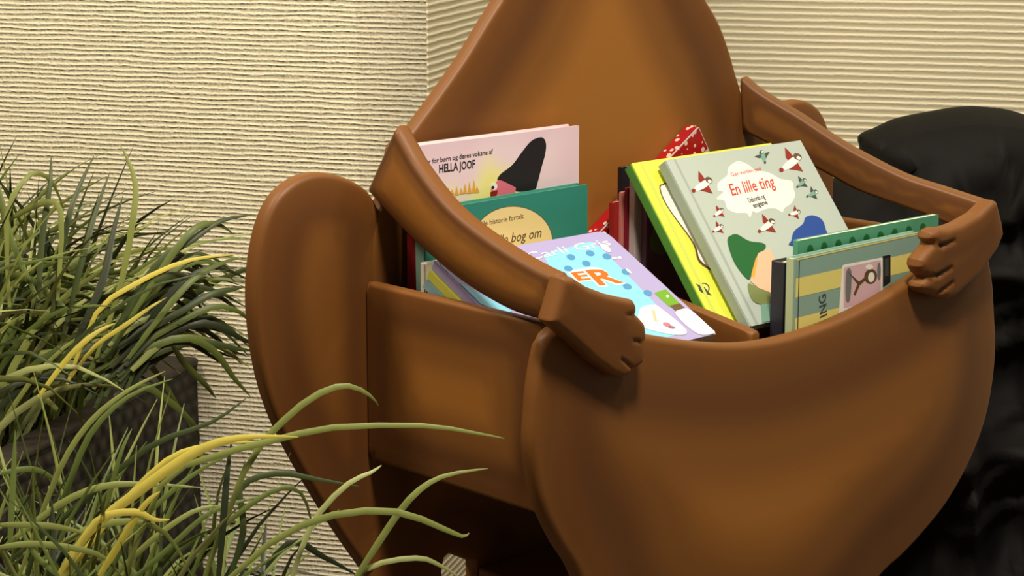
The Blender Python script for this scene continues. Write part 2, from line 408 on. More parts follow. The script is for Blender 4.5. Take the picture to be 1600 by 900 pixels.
def prints(b, name, items, label=None, local=False):
    """items: (pixel outline or local outline, ink); a printed area lying on the cover, one mesh"""
    vs, fs, mi, ms = [], [], [], []
    b.calls += 1
    for j, (pts, m) in enumerate(items):
        z = .00008 + .00004 * b.calls + .000012 * j
        q = pts if local else [loc(b, *p) for p in pts]
        # keep the print on the cover
        q = [(min(max(x, .0008), b.W-.0008), min(max(y, -b.H+.0008), -.0008)) for x, y in q]
        k0 = len(vs); k = len(q)
        tri = delaunay_2d_cdt([V(p) for p in q], [(i, (i+1) % k) for i in range(k)], [], 1, 1e-7)
        for p in tri[0]: vs.append((p.x, p.y, z))
        if m not in ms: ms.append(m)
        for f in tri[2]: fs.append(tuple(i + k0 for i in f)); mi.append(ms.index(m))
    me = bpy.data.meshes.new(name); me.from_pydata(vs, [], fs); me.update()
    bm = bmesh.new(); bm.from_mesh(me)
    for f in bm.faces:
        if f.normal.z < 0: f.normal_flip()
    bm.to_mesh(me); bm.free()
    o = link(name, me, ms, b.root, smooth=False)
    for p, i in zip(me.polygons, mi): p.material_index = i
    if label: o['label'] = label
    return o
def ell(cx, cy, rx, ry, rot=0, n=20):
    c, s = math.cos(R(rot)), math.sin(R(rot))
    return [(cx + rx*math.cos(a)*c - ry*math.sin(a)*s, cy + rx*math.cos(a)*s + ry*math.sin(a)*c) for a in (2*math.pi*i/n for i in range(n))]
def words(b, txt, p0, p1, ptop, m, shear=0, bold=0, name='printed_words', up=None):
    """text whose baseline runs from pixel p0 to p1; ptop is a pixel at cap height above p0"""
    a = V(loc(b, *p0)); e = V(loc(b, *p1)); t = V(loc(b, *ptop))
    cu = bpy.data.curves.new(name, 'FONT'); cu.body = txt; cu.shear = shear; cu.offset = bold; cu.resolution_u = 2; cu.fill_mode = 'FRONT'
    tmp = bpy.data.objects.new('tmp', cu); COL.objects.link(tmp)
    bpy.context.view_layer.update()
    me = bpy.data.meshes.new_from_object(tmp.evaluated_get(bpy.context.evaluated_depsgraph_get()))
    bpy.data.objects.remove(tmp); me.name = name
    xs = [v.co.x for v in me.vertices]; x0, x1 = min(xs), max(xs)
    cap = .72
    d = e - a; dn_ = V((-d.y, d.x)).normalized(); hh = abs((t - a).dot(dn_))
    b.calls += 1; z = .00008 + .00004 * b.calls
    for v in me.vertices:
        s = (v.co.x - x0)/(x1 - x0); q = a + d*s + dn_*(v.co.y/cap*hh)
        v.co = (q.x, q.y, z)
    o = link(name, me, m, b.root, smooth=False); return o

def upright(label, TL, TR, w_, H, TH, mats, **k):
    u0, z0 = onF(*TL, w_); u1, z1 = onF(*TR, w_)
    return book(label, fr(u0, w_, z0), fr(u1, w_, z1) - fr(u0, w_, z0), -(Z - U*((z1-z0)/(u1-u0))), (V((u1-u0, z1-z0))).length, H, TH, mats, **k)
def leaning(label, TL, TR, w_, th, H, TH, mats, **k):
    u0, z0 = onF(*TL, w_); u1, z1 = onF(*TR, w_)
    t = R(th); dn = F*math.sin(t) - Z*math.cos(t)
    return book(label, fr(u0, w_, z0), U, dn, u1-u0, H, TH, mats, **k)

def watercolour(name, stops, scale, seed):
    m = bpy.data.materials.new(name); m.use_nodes = True; nt = m.node_tree; b = nt.nodes['Principled BSDF']
    b.inputs['Roughness'].default_value = .35
    tc = nt.nodes.new('ShaderNodeTexCoord'); mp = nt.nodes.new('ShaderNodeMapping'); mp.inputs['Location'].default_value = (seed, 0, 0)
    nz = nt.nodes.new('ShaderNodeTexNoise'); nz.inputs['Scale'].default_value = scale; nz.inputs['Detail'].default_value = 1
    sp = nt.nodes.new('ShaderNodeSeparateXYZ'); ad = nt.nodes.new('ShaderNodeMath'); ad.operation = 'MULTIPLY_ADD'
    L = nt.links
    L.new(tc.outputs['Object'], mp.inputs[0]); L.new(mp.outputs[0], nz.inputs['Vector']); L.new(tc.outputs['Object'], sp.inputs[0])
    L.new(sp.outputs['Y'], ad.inputs[0]); ad.inputs[1].default_value = -7
    n2 = nt.nodes.new('ShaderNodeMath'); n2.operation = 'MULTIPLY_ADD'; L.new(nz.outputs['Fac'], n2.inputs[0]); n2.inputs[1].default_value = 1.1; n2.inputs[2].default_value = -.55
    L.new(n2.outputs[0], ad.inputs[2])
    rp = nt.nodes.new('ShaderNodeValToRGB'); L.new(ad.outputs[0], rp.inputs[0]); L.new(rp.outputs[0], b.inputs['Base Color'])
    while len(rp.color_ramp.elements) < len(stops): rp.color_ramp.elements.new(.5)
    for e, (p, c) in zip(rp.color_ramp.elements, stops):
        e.position = p; e.color = (*[((x/12.92) if x <= .04045 else ((x+.055)/1.055)**2.4) for x in c8(*c)], 1)
    return m

# 1. pink and yellow watercolour book against the back
m1 = watercolour('pink_yellow_watercolour', [(0, (246, 214, 226)), (.3, (250, 224, 230)), (.45, (252, 242, 170)), (.6, (252, 240, 120)), (.72, (196, 214, 214)), (.9, (250, 222, 110))], 14, 3)
RED = mat('red_cloth', c8(150, 34, 40), .45, .4)
b1 = upright('upright picture book with pink and yellow watercolour cover and a black pointed hat', (652, 228), (905, 196), .028, .272, .016, [m1, RED])
prints(b1, 'printed_hat', [(smooth_closed([(777, 282), (782, 272), (800, 258), (815, 238), (828, 222), (838, 216), (848, 215), (853, 224), (852, 240), (846, 262), (840, 285), (834, 297), (806, 299), (800, 290), (786, 285)], 4), INK['black']),
     ([(779, 281), (786, 283), (800, 290), (806, 293), (805, 302), (768, 306), (767, 296), (772, 287)], INK['pink']),
     (ell(772, 291, 5, 6), INK['white']), (ell(770, 293, 2.4, 2.6), INK['black']), ([(766, 300), (778, 297), (776, 306), (766, 307)], INK['red'])])
prints(b1, 'printed_rushes', [([(x, y), (x+3, y-h), (x+7, y-1)], INK['ochre']) for x, y, h in ((697, 306, 14), (703, 305, 10), (710, 306, 16), (717, 304, 11), (723, 303, 17), (730, 303, 20), (737, 302, 22), (742, 302, 12))])
words(b1, 'tegninger for børn og deres voksne af', (640, 261), (770, 240), (640, 253), INK['black'], bold=.012)
words(b1, 'HELLA JOOF', (686, 270), (742, 262), (685, 257), INK['black'], bold=.02)
# 2. teal book with a cream disc
TEAL = mat('teal_cover', c8(52, 140, 124), .45, .4)
b2 = upright('upright teal green picture book with a cream disc on its cover, behind the left arm', (664, 330), (918, 288), .052, .212, .014, [TEAL, mat('grey_teal_spine', c8(120, 160, 150), .5, .4)])
prints(b2, 'printed_disc', [(ell(800, 380, 64, 58, -8, 40), INK['brown']), (ell(800, 380, 63, 57, -8, 40), INK['cream'])])
words(b2, 'en lille historie fortalt', (738, 356), (818, 341), (738, 348), INK['brown'], bold=.01)
words(b2, 'En lille bog om', (752, 388), (846, 370), (752, 372), INK['brown'], shear=.25, bold=.008)
# white book showing only as a strip under the arm
WHITE = mat('white_cover', c8(240, 236, 228), .4, .4)
u_, z_ = onF(668, 395, .068)
bw = book('narrow white book standing in front of the teal book, seen under the left arm', fr(u_, .0655, .885), U, -Z, .115, .17, .007, [WHITE])
prints(bw, 'printed_edge', [([(678, 424), (684, 423), (684, 440), (678, 440)], INK['rose'])])

# 3. pile of board books sloping down to the belly rim
LIL = mat('lilac_cover', c8(172, 164, 214), .35, .45)
uR, zR = onF(945, 360, .08)
th = R(62); dnp = F*math.sin(th) - Z*math.cos(th); npile = F*math.cos(th) + Z*math.sin(th)
P3 = fr(uR - .217, .08, zR)
b3 = book('lilac board book with pale blue panel and orange letters, on top of the sloping pile', P3, U, dnp, .217, .165, .010, [LIL], rnd=.012, kind='soft', group='board books in the sloping pile')
prints(b3, 'printed_sky_panel', [(round_poly([(848, 398), (924, 377), (940, 388), (1068, 520), (1000, 540), (905, 470), (870, 436)], 6), INK['sky'])])
prints(b3, 'printed_dots', [(ell(x, y, 7, 4.5, 15), INK['dot']) for x, y in ((892, 402), (922, 396), (948, 401), (916, 412), (978, 425), (980, 448), (1012, 458), (962, 468), (888, 420))])
prints(b3, 'printed_lawn', [([(1022, 458), (1040, 452), (1062, 474), (1046, 480)], INK['grass']), ([(1046, 478), (1062, 474), (1074, 485), (1060, 490)], INK['brown']), (ell(1043, 463, 2.5, 2), INK['white'])])
words(b3, 'E', (901, 440), (929, 436), (888, 424), INK['white'], bold=.07)
words(b3, 'E', (903, 439), (927, 436), (891, 426), INK['orange'], bold=.03)
words(b3, 'R', (934, 447), (976, 441), (915, 420), INK['white'], bold=.07)
words(b3, 'R', (936, 446), (974, 441), (918, 422), INK['orange'], bold=.03)
words(b3, 'Carli Gris', (828, 407), (956, 383), (812, 397), INK['white'], bold=.0)
prints(b3, 'printed_bubbles', [(ell(946, 388, 10, 4, 35), INK['white']), (ell(960, 404, 4, 2), INK['white']), (ell(968, 403, 3, 2), INK['white']), (ell(982, 424, 6, 1.6, 40), INK['white'])])
prints(b3, 'printed_goose', [(smooth_closed([(998, 488), (1004, 480), (1020, 477), (1032, 482), (1072, 516), (1060, 524), (1020, 517), (998, 507)], 4), INK['white']),
     ([(1018, 485), (1023, 485), (1026, 500), (1032, 503), (1022, 503)], INK['skin']), (ell(1042, 508, 7, 3.5, 20), INK['pink']), (ell(1049, 512, 6, 2.5, 10), INK['mauve']),
     (smooth_closed([(1056, 492), (1064, 484), (1080, 486), (1120, 518), (1090, 522)], 4), INK['white'])])
prints(b3, 'printed_face', [(ell(694, 441, 15, 9, 20), INK['rose']), (ell(693, 440, 10, 6.5, 20), INK['mauve']), (ell(697, 438, 5, 4), INK['pink']),
     ([(700, 448), (716, 442), (800, 486), (790, 492), (735, 478)], INK['sky']), ([(690, 452), (700, 448), (735, 478), (700, 470)], INK['dot']), ([(652, 428), (656, 426), (690, 462), (680, 464)], INK['coral'])])
P4 = P3 - npile * .0105 - U*.002
YEL = mat('yellow_green_cover', c8(214, 218, 96), .4, .4)
b4 = book('yellow green board book, second in the sloping pile', P4, U, dnp, .20, .155, .009, [YEL], rnd=.01, kind='soft', group='board books in the sloping pile')
PBL = mat('pale_blue_cover', c8(140, 186, 200), .4, .4)
b5 = book('pale blue board book, lowest in the sloping pile', P4 - npile * .0095 - U*.0005, U, dnp, .21, .150, .010, [PBL], rnd=.01, kind='soft', group='board books in the sloping pile')

# 4. red dotted book leaning at a slant against the back
ua, za = onF(942, 358, .020); ub, zb = onF(1092, 198, .020)
sdir = (U*(ub-ua) + Z*(zb-za)).normalized(); wdir = (U*sdir.z - Z*sdir.dot(U)).normalized()
def reddots(name):
    m = bpy.data.materials.new(name); m.use_nodes = True; nt = m.node_tree; b = nt.nodes['Principled BSDF']; b.inputs['Roughness'].default_value = .25
    tc = nt.nodes.new('ShaderNodeTexCoord'); vo = nt.nodes.new('ShaderNodeTexVoronoi'); vo.inputs['Scale'].default_value = 130; vo.inputs['Randomness'].default_value = .8
    rp = nt.nodes.new('ShaderNodeValToRGB'); rp.color_ramp.interpolation = 'CONSTANT'
    rp.color_ramp.elements[0].color = (.9, .62, .5, 1); rp.color_ramp.elements[1].position = .34; rp.color_ramp.elements[1].color = (.42, .008, .012, 1)
    nt.links.new(tc.outputs['Object'], vo.inputs['Vector']); nt.links.new(vo.outputs['Distance'], rp.inputs[0]); nt.links.new(rp.outputs[0], b.inputs['Base Color']); return m
DOTS = reddots('red_dotted_cloth')
b6 = book('red book with white dots and a pale cover, tilted diagonally against the back panel', fr(ub, .020, zb), wdir, -sdir, .15, .205, .017, [mat('pale_grey_cover', c8(206, 200, 194), .45, .4), DOTS])
prints(b6, 'printed_dotted_strip', [([(.0008, -.2), (.0008, -.0008), (.028, -.0008), (.028, -.2)], DOTS)], local=True)
prints(b6, 'printed_flower', [(ell(1082, 207, 8, 4, -42), INK['rose']), (ell(1083, 206, 4, 2, -42), INK['blue'])])

# 5. thin upright books whose ends show behind the yellow one
thin = [  # w front, thickness, px of left end, top z, colour, label
    (.0330, .006, 950, .905, (168, 44, 40), 'thin red upright book, hindmost of the narrow spines beside the divider'),
    (.0375, .004, 963, .915, (214, 130, 120), 'thin salmon pink upright book between the red spine and the crimson spine'),
    (.0440, .005, 973, .920, (140, 34, 52), 'thin crimson upright book beside the white and mauve spine'),
    (.0530, .008, 984, .934, (214, 196, 196), 'thin whitish upright book leaving a pale spine under the yellow book'),
    (.0610, .007, 1003, .918, (128, 88, 112), 'thin mauve upright book, nearest of the narrow spines behind the yellow book')]
for w_, t_, px_, zt, c_, lb in thin:
    u0, _ = onF(px_ + 9, 340, w_)
    bb = book(lb, fr(u0, w_, zt), U, -Z, .14, zt - .7075, t_, [mat('cover_colour', c8(*c_), .4, .4)], kind='soft', group='thin books behind the yellow book')
    if px_ == 1003:
        prints(bb, 'printed_leaves', [(smooth_closed([(1016, 372), (1026, 350), (1040, 362), (1048, 384), (1036, 398), (1018, 390)], 4), INK['olive'])])
ub_, zb_ = onF(962, 279, .018)
BLK = mat('black_cover', c8(34, 30, 36), .4, .4)
book('small black book behind the thin red spine, only its upper corner showing', fr(ub_ + .0, .0265, .938), U, -Z, .12, .22, .005, [BLK], kind='soft', group='thin books behind the yellow book')

# 6. yellow green leaning book
YG = mat('lime_yellow_cover', c8(234, 240, 84), .4, .4); GRN = mat('leaf_green_spine', c8(84, 142, 58), .45, .4, .3, 60)
b7 = leaning('leaning lime yellow picture book with a white shape, partly behind the pale grey one', (987, 255), (1205, 222), .061, 37.5, .188, .012, [YG, GRN, GRN])
prints(b7, 'printed_shape', [(smooth_closed([(1030, 293), (1035, 288), (1048, 294), (1100, 380), (1140, 450), (1118, 428), (1092, 410), (1082, 380), (1050, 335), (1036, 312)], 4), INK['brown']),
                             (smooth_closed([(1032, 294), (1036, 290), (1048, 296), (1100, 380), (1140, 450), (1116, 424), (1094, 406), (1085, 380), (1052, 335), (1038, 312)], 4), INK['white'])])
prints(b7, 'printed_bird', [(ell(1100, 450, 9, 8, 30), INK['slate']), (ell(1100, 450, 7, 6, 30), INK['yellow']), ([(1087, 443), (1101, 449), (1112, 462), (1098, 458)], INK['slate'])])
prints(b7, 'printed_hinge', [([(999, 253), (1003, 252), (1118, 487), (1114, 488)], mat('print_hinge_yellow', c8(214, 224, 96), .4))])

# 7. pale grey book with birds
GREY = mat('pale_grey_green_cover', c8(190, 202, 192), .4, .4)
b8 = leaning('large leaning pale grey green picture book with red brown birds and a white title cloud', (1040, 250), (1251, 218), .080, 37.5, .188, .0125, [GREY, mat('grey_spine', c8(152, 164, 158), .45, .4)])
prints(b8, 'printed_hinge', [([(1052, 248), (1055, 247.5), (1188, 512), (1184, 513)], mat('print_hinge_grey', c8(168, 180, 172), .4))])
cloud = [(1119, 311), (1130, 300), (1122, 298), (1122, 286), (1136, 274), (1138, 262), (1152, 252), (1168, 257), (1180, 266), (1194, 268), (1206, 272), (1220, 280), (1237, 283), (1240, 296), (1242, 306), (1236, 318), (1226, 325),
         (1222, 332), (1212, 326), (1196, 327), (1182, 333), (1176, 330), (1172, 340), (1166, 333), (1150, 333), (1136, 326), (1132, 314)]
prints(b8, 'printed_cloud', [(smooth_closed(cloud, 3), INK['white'])])
words(b8, 'Gør verden sød', (1143, 276), (1190, 266), (1141, 270), INK['coral'], bold=.01)
words(b8, 'En lille ting', (1144, 306), (1214, 291), (1139, 287), INK['coral'], shear=.3, bold=.012)
words(b8, 'Deborah og', (1171, 317), (1196, 310), (1169, 309), INK['black'], bold=.02)
words(b8, 'engene', (1178, 325), (1200, 319), (1176, 317), INK['black'], bold=.02)
def bird(cx, cy, s, rot, dark):
    body, wing = (INK['white'], INK['red']) if not dark else (INK['palegreen'], INK['slate'])
    c, sn = math.cos(R(rot)), math.sin(R(rot))
    def tr(pts): return [(cx + s*(x*c - y*sn), cy + s*(x*sn + y*c)) for x, y in pts]
    return [(tr([(-.1, .1), (-.55, -.25), (-.8, -1.15), (-.35, -.85), (.25, -.35)]), wing), (tr([(.15, .35), (.55, 0), (1.25, .75), (.7, .72), (-.05, .75)]), wing),
            (tr(smooth_closed([(-.75, .95), (-.55, .35), (.15, -.45), (.65, -.35), (.55, .1), (-.1, .75)], 3)), body),
            (tr(ell(.5, -.5, .42, .3, 20, 12)), INK['slate'] if dark else INK['brown']), (tr(ell(.62, -.4, .22, .16, 20, 10)), INK['white']), (tr(ell(-.75, .95, .22, .2, 0, 10)), wing)]
for k, (cx, cy, s, rot, dk) in enumerate(((1236, 252, 17, 10, 0), (1191, 244, 9, -60, 1), (1098, 287, 15, 15, 0), (1123, 331, 8, 10, 0), (1122, 356, 8, 15, 0), (1198, 351, 13, 10, 0), (1242, 332, 8, 30, 0), (1252, 285, 8, 5, 1), (1269, 302, 8, 20, 1))):
    prints(b8, 'printed_bird', bird(cx, cy, s, rot, dk))
prints(b8, 'printed_green_cap', [(smooth_closed([(1136, 376), (1142, 368), (1152, 367), (1170, 377), (1190, 380), (1196, 386), (1186, 400), (1176, 420), (1170, 437), (1156, 424), (1144, 404)], 4), INK['green']),
     ([(1176, 420), (1184, 396), (1202, 388), (1218, 420), (1212, 462), (1190, 455), (1172, 440)], INK['skin']), (smooth_closed([(1168, 444), (1184, 450), (1212, 462), (1214, 474), (1190, 476), (1174, 468)], 4), INK['olive']),
     ([(1188, 476), (1212, 474), (1216, 512), (1196, 516)], INK['palegreen']), ([(1180, 404), (1183, 404), (1178, 436), (1173, 430)], INK['ochre'])])
prints(b8, 'printed_blue_cap', [(smooth_closed([(1236, 376), (1240, 362), (1254, 350), (1258, 340), (1270, 337), (1284, 344), (1290, 360), (1296, 384), (1236, 384)], 4), INK['blue'])])

# 8. three upright books in the front right corner
u0, z0 = onF(1205, 390, .2005)
u1, _ = onF(1229, 388, .213)
b9 = book('thick black book whose dark spine stands left of the striped book', fr(u1, .213, .8625), U, -Z, .17, .15, .018, [BLK, mat('black_spine', c8(44, 42, 54), .4, .45)])
GREENC = mat('sea_green_cover', c8(84, 158, 124), .45, .4, .15, 50)
b10 = upright('upright sea green book with dark green marks, behind the striped book', (1249, 376), (1467, 335), .2215, .16, .007, [GREENC, GREENC], kind='soft')
prints(b10, 'printed_marks', [(ell(x, 392 - (x-1262)*.19, 5, 9), INK['green']) for x in range(1266, 1450, 22)] + [(ell(1444, 388, 5, 8), INK['black'])])
STR = mat('grey_green_cover', c8(142, 176, 162), .42, .4)
PY = ink('pale_yellow', 238, 226, 130)
b11 = upright('upright book with grey green and yellow stripes, foremost at the belly rim', (1243, 404), (1440, 362), .2375, .152, .011, [STR, mat('pale_spine', c8(188, 200, 160), .45, .4)])
uL = b11.W
def strip(y0, y1): return [(.0012, y0), (uL-.0008, y0), (uL-.0008, y1), (.0012, y1)]
prints(b11, 'printed_stripe', [(strip(-.0195, -.038), PY)], local=True)
prints(b11, 'printed_stripe', [(strip(-.058, -.078), PY)], local=True)
prints(b11, 'printed_stripe', [(strip(-.098, -.118), PY)], local=True)
prints(b11, 'printed_edge', [([(.001, -.0008), (uL-.001, -.0008), (uL-.001, -.0022), (.001, -.0022)], PY), ([(.0050, -.003), (.0064, -.003), (.0064, -.15), (.0050, -.15)], INK['slate'])], local=True)
prints(b11, 'printed_picture', [(round_poly([(1316, 414), (1379, 402), (1379, 470), (1310, 492)], 3), INK['white']), (round_poly([(1318, 418), (1376, 406), (1376, 466), (1318, 482)], 3), INK['rose']),
     (smooth_closed([(1322, 424), (1330, 424), (1328, 468), (1321, 468)], 3), INK['grey']), (ell(1360, 432, 10, 12, 10), INK['brown']), (ell(1361, 433, 5, 8, 5), INK['white']), (ell(1358, 417, 6, 4), INK['white']),
     ([(1324, 424), (1342, 440), (1352, 432), (1354, 436), (1343, 446), (1336, 462), (1333, 460), (1339, 444)], INK['brown']), (ell(1373, 424, 3, 14), INK['grey']), ([(1379, 400), (1391, 398), (1391, 440), (1379, 448)], INK['black']), ([(1382, 404), (1388, 403), (1388, 430), (1382, 432)], INK['slate'])])
words(b11, 'ING', (1292, 492), (1290, 458), (1280, 490), INK['slate'], bold=.01)

# ------------------------------------------------------------------ black beanbag
def bag_fold(x, y):
    f = 0
    x, y = x + .03*math.sin(9*y + 1), y + .04*math.sin(7*x)
    for (a, fr_, ph, am) in ((.5, 9, .3, .020), (1.15, 13, 1.2, .013), (-.6, 11, 2.1, .014), (2.2, 21, .7, .007), (.15, 31, 2.6, .005), (-1.2, 26, 4.1, .005)):
        s = x*math.cos(a) + y*math.sin(a) + .05*math.sin(7*(x*math.sin(a) - y*math.cos(a)) + ph)
        f += am * (1 - abs(math.sin(fr_*s + ph)))**2.4 * 1.5
    return f * 3.2 - .06
BY = 2.60
def onbag(x, y): p = at(x, y, 2.73); return (p.x, p.z)
bag = smooth_closed([onbag(*p) for p in ((1338, 250), (1342, 215), (1370, 200), (1402, 186), (1450, 176), (1500, 168), (1540, 168), (1590, 176), (1660, 205), (1740, 270), (1800, 380))] + [(.86, .62), (.90, .35), (.88, .10), (.82, .015), (.60, .005), (.42, .015), (.37, .12), (.372, .40), (.385, .75)], 6)
o = panel('beanbag', bag, .26, .12, lambda x, y, h: V((x, BY - .0 - h*1.0, y)), BLACKCLOTH, None, step=.010, grid=.009, bulge=.0, bl=.2, hf=bag_fold)
tag(o, 'black crumpled fabric beanbag standing behind the right side of the brown bin', 'beanbag')

# ------------------------------------------------------------------ planters and grass
def woven(name):
    m = bpy.data.materials.new(name); m.use_nodes = True; nt = m.node_tree; b = nt.nodes['Principled BSDF']; L = nt.links
    b.inputs['Roughness'].default_value = .6; b.inputs['Specular IOR Level'].default_value = .35
    tc = nt.nodes.new('ShaderNodeTexCoord'); sp = nt.nodes.new('ShaderNodeSeparateXYZ'); L.new(tc.outputs['Object'], sp.inputs[0])
    def mth(op, a, b_=None, c=None):
        n = nt.nodes.new('ShaderNodeMath'); n.operation = op
        for i, v in enumerate((a, b_, c)):
            if v is None: continue
            if isinstance(v, (int, float)): n.inputs[i].default_value = v
            else: L.new(v, n.inputs[i])
        return n.outputs[0]
    hor = mth('ADD', sp.outputs['X'], sp.outputs['Y'])
    A = mth('MULTIPLY', hor, 2*math.pi/.030); B = mth('MULTIPLY', sp.outputs['Z'], 2*math.pi/.020)
    row = mth('ABSOLUTE', mth('SINE', mth('MULTIPLY', B, .5)))
    par = mth('MULTIPLY', mth('SIGN', mth('SINE', mth('MULTIPLY', B, .5))), mth('SINE', A))
    h = mth('MULTIPLY', row, mth('MULTIPLY_ADD', par, .35, .65))
    bp = nt.nodes.new('ShaderNodeBump'); bp.inputs['Strength'].default_value = 1; bp.inputs['Distance'].default_value = .006
    L.new(h, bp.inputs['Height']); L.new(bp.outputs[0], b.inputs['Normal'])
    rp = nt.nodes.new('ShaderNodeValToRGB'); L.new(h, rp.inputs[0])
    rp.color_ramp.elements[0].position = .1; rp.color_ramp.elements[0].color = (.006, .005, .004, 1)
    rp.color_ramp.elements[1].position = .9; rp.color_ramp.elements[1].color = (.034, .026, .021, 1)
    L.new(rp.outputs[0], b.inputs['Base Color']); return m
WOVEN = woven('dark_wicker')
RIMM = mat('dark_wicker_rim', c8(50, 42, 37), .6, .4, .5, 120, .8, 150)
SOIL = mat('dark_soil', c8(34, 27, 21), .95, .1, .4, 90, 1, 150)
def leafmat(name, c, r=.45):
    m = mat(name, c8(*c), r, .4, .22, 25)
    b = m.node_tree.nodes['Principled BSDF']; b.inputs['Subsurface Weight'].default_value = 0
    return m
GREENS = [leafmat('dark_grass', (62, 74, 36)), leafmat('mid_grass', (98, 112, 52)), leafmat('olive_grass', (132, 140, 72)), leafmat('pale_grass', (168, 174, 110)), leafmat('deep_grass', (44, 52, 28))]
YELG = leafmat('yellow_grass', (216, 200, 88)); YEL2 = leafmat('yellow_olive_grass', (188, 176, 70))
def planter(name_label, corner, L_, Wd, top, label):
    """corner: back right corner at floor; runs L_ out of the wall (N) and Wd to the left (-T)"""
    M = Matrix((((-T).x, N.x, 0, corner.x), ((-T).y, N.y, 0, corner.y), (0, 0, 1, 0), (0, 0, 0, 1)))
    root = empty('planter', corner, M); tag(root, label, 'plant', 'grass plants in woven planters')
    fm = lambda x, y, z: M @ V((x, y, z))
    bx_ = lambda nm, p0, p1, m, r: box(nm, p0, p1, m, root, r, fm)
    t_ = .035
    # four woven walls as one body, then the rim
    bm = bmesh.new()
    for (a0, a1, b0, b1) in ((0, Wd, 0, t_), (0, Wd, L_-t_, L_), (0, t_, t_, L_-t_), (Wd-t_, Wd, t_, L_-t_)):
        g = bmesh.ops.create_cube(bm, size=1)
        for v in g['verts']: v.co = V((lerp(a0, a1, v.co.x+.5), lerp(b0, b1, v.co.y+.5), lerp(0, top-.012, v.co.z+.5)))
    me = bpy.data.meshes.new('basket'); bm.to_mesh(me); bm.free(); link('basket', me, WOVEN, root, smooth=False)
    bm = bmesh.new()
    for (a0, a1, b0, b1) in ((-.003, Wd+.003, -.003, t_), (-.003, Wd+.003, L_-t_, L_+.003), (-.003, t_+.003, t_, L_-t_), (Wd-t_-.003, Wd+.003, t_, L_-t_)):
        g = bmesh.ops.create_cube(bm, size=1)
        for v in g['verts']: v.co = V((lerp(a0, a1, v.co.x+.5), lerp(b0, b1, v.co.y+.5), lerp(top-.012, top, v.co.z+.5)))
    bmesh.ops.bevel(bm, geom=list(bm.edges), offset=.005, segments=2, profile=.5, affect='EDGES')
    me = bpy.data.meshes.new('rim'); bm.to_mesh(me); bm.free(); link('rim', me, RIMM, root)
    bx_('soil', (t_, t_, top-.10), (Wd-t_, L_-t_, top-.045), SOIL, .01)
    return root, M
def blade_geo(vs, fs, mi, ctrl, wd, m_i, n=12, side=None, twist=.0):
    ctrl = [np.array(c, float) for c in ctrl]
    pts = []
    k = len(ctrl)
    for i in range(k-1):
        p0 = ctrl[max(i-1, 0)]; p1 = ctrl[i]; p2 = ctrl[i+1]; p3 = ctrl[min(i+2, k-1)]
        mm = max(2, n//(k-1))
        for s in range(mm):
            t = s/mm; pts.append(.5*((2*p1)+(p2-p0)*t+(2*p0-5*p1+4*p2-p3)*t*t+(3*p1-p0-3*p2+p3)*t**3))
    pts.append(ctrl[-1]); q = len(pts); base = len(vs)
    cm = np.array(CAM)
    for i, p in enumerate(pts):
        tg = pts[min(i+1, q-1)] - pts[max(i-1, 0)]; tg /= np.linalg.norm(tg)+1e-9
        s = np.array(side) if side is not None else np.array((.3, -1, .2))
        x = np.cross(tg, s); nx = np.linalg.norm(x); x = x/nx if nx > 1e-6 else np.array((1., 0, 0))
        nn = np.cross(x, tg)
        a = twist*i/q; x, nn = x*math.cos(a)+nn*math.sin(a), nn*math.cos(a)-x*math.sin(a)
        f = i/(q-1); ww = wd*.5*(.55+.45*min(1, f*4))*(1-max(0, (f-.45)/.55)**1.6)+.0003
        vs += [tuple(p - x*ww), tuple(p + nn*ww*.35), tuple(p + x*ww)]
        if i: 
            a_, b_ = base+3*(i-1), base+3*i
            fs += [(a_, a_+1, b_+1, b_), (a_+1, a_+2, b_+2, b_+1)]; mi += [m_i, m_i]
def foliage(name, blades, mats, parent, label=None):
    vs, fs, mi = [], [], []
    for ctrl, wd, k, tw, side in blades: blade_geo(vs, fs, mi, ctrl, wd, k, 14, side, tw)
    I = inv_of(parent); me = bpy.data.meshes.new(name); me.from_pydata([I @ V(v) for v in vs], [], fs); me.update()
    o = link(name, me, mats, parent)
    for p, i in zip(me.polygons, mi): p.material_index = i
    if label: o['label'] = label
    return o
def rnd_blade(root, az, lean, L_, droop):
    """root point, compass angle az, start lean from upright, length, droop"""
    d = V((math.cos(az), math.sin(az), 0)); c = [root]; p = V(root); a = lean; n = 5
    for i in range(n):
        a += droop/n * (i+.5)/n*2
        p = p + (d*math.sin(a) + Z*math.cos(a)) * (L_/n); c.append(V(p))
    return c
def pxb(pts, Y0, Y1):
    k = len(pts)-1; return [at(x, y, lerp(Y0, Y1, i/k)) for i, (x, y) in enumerate(pts)]

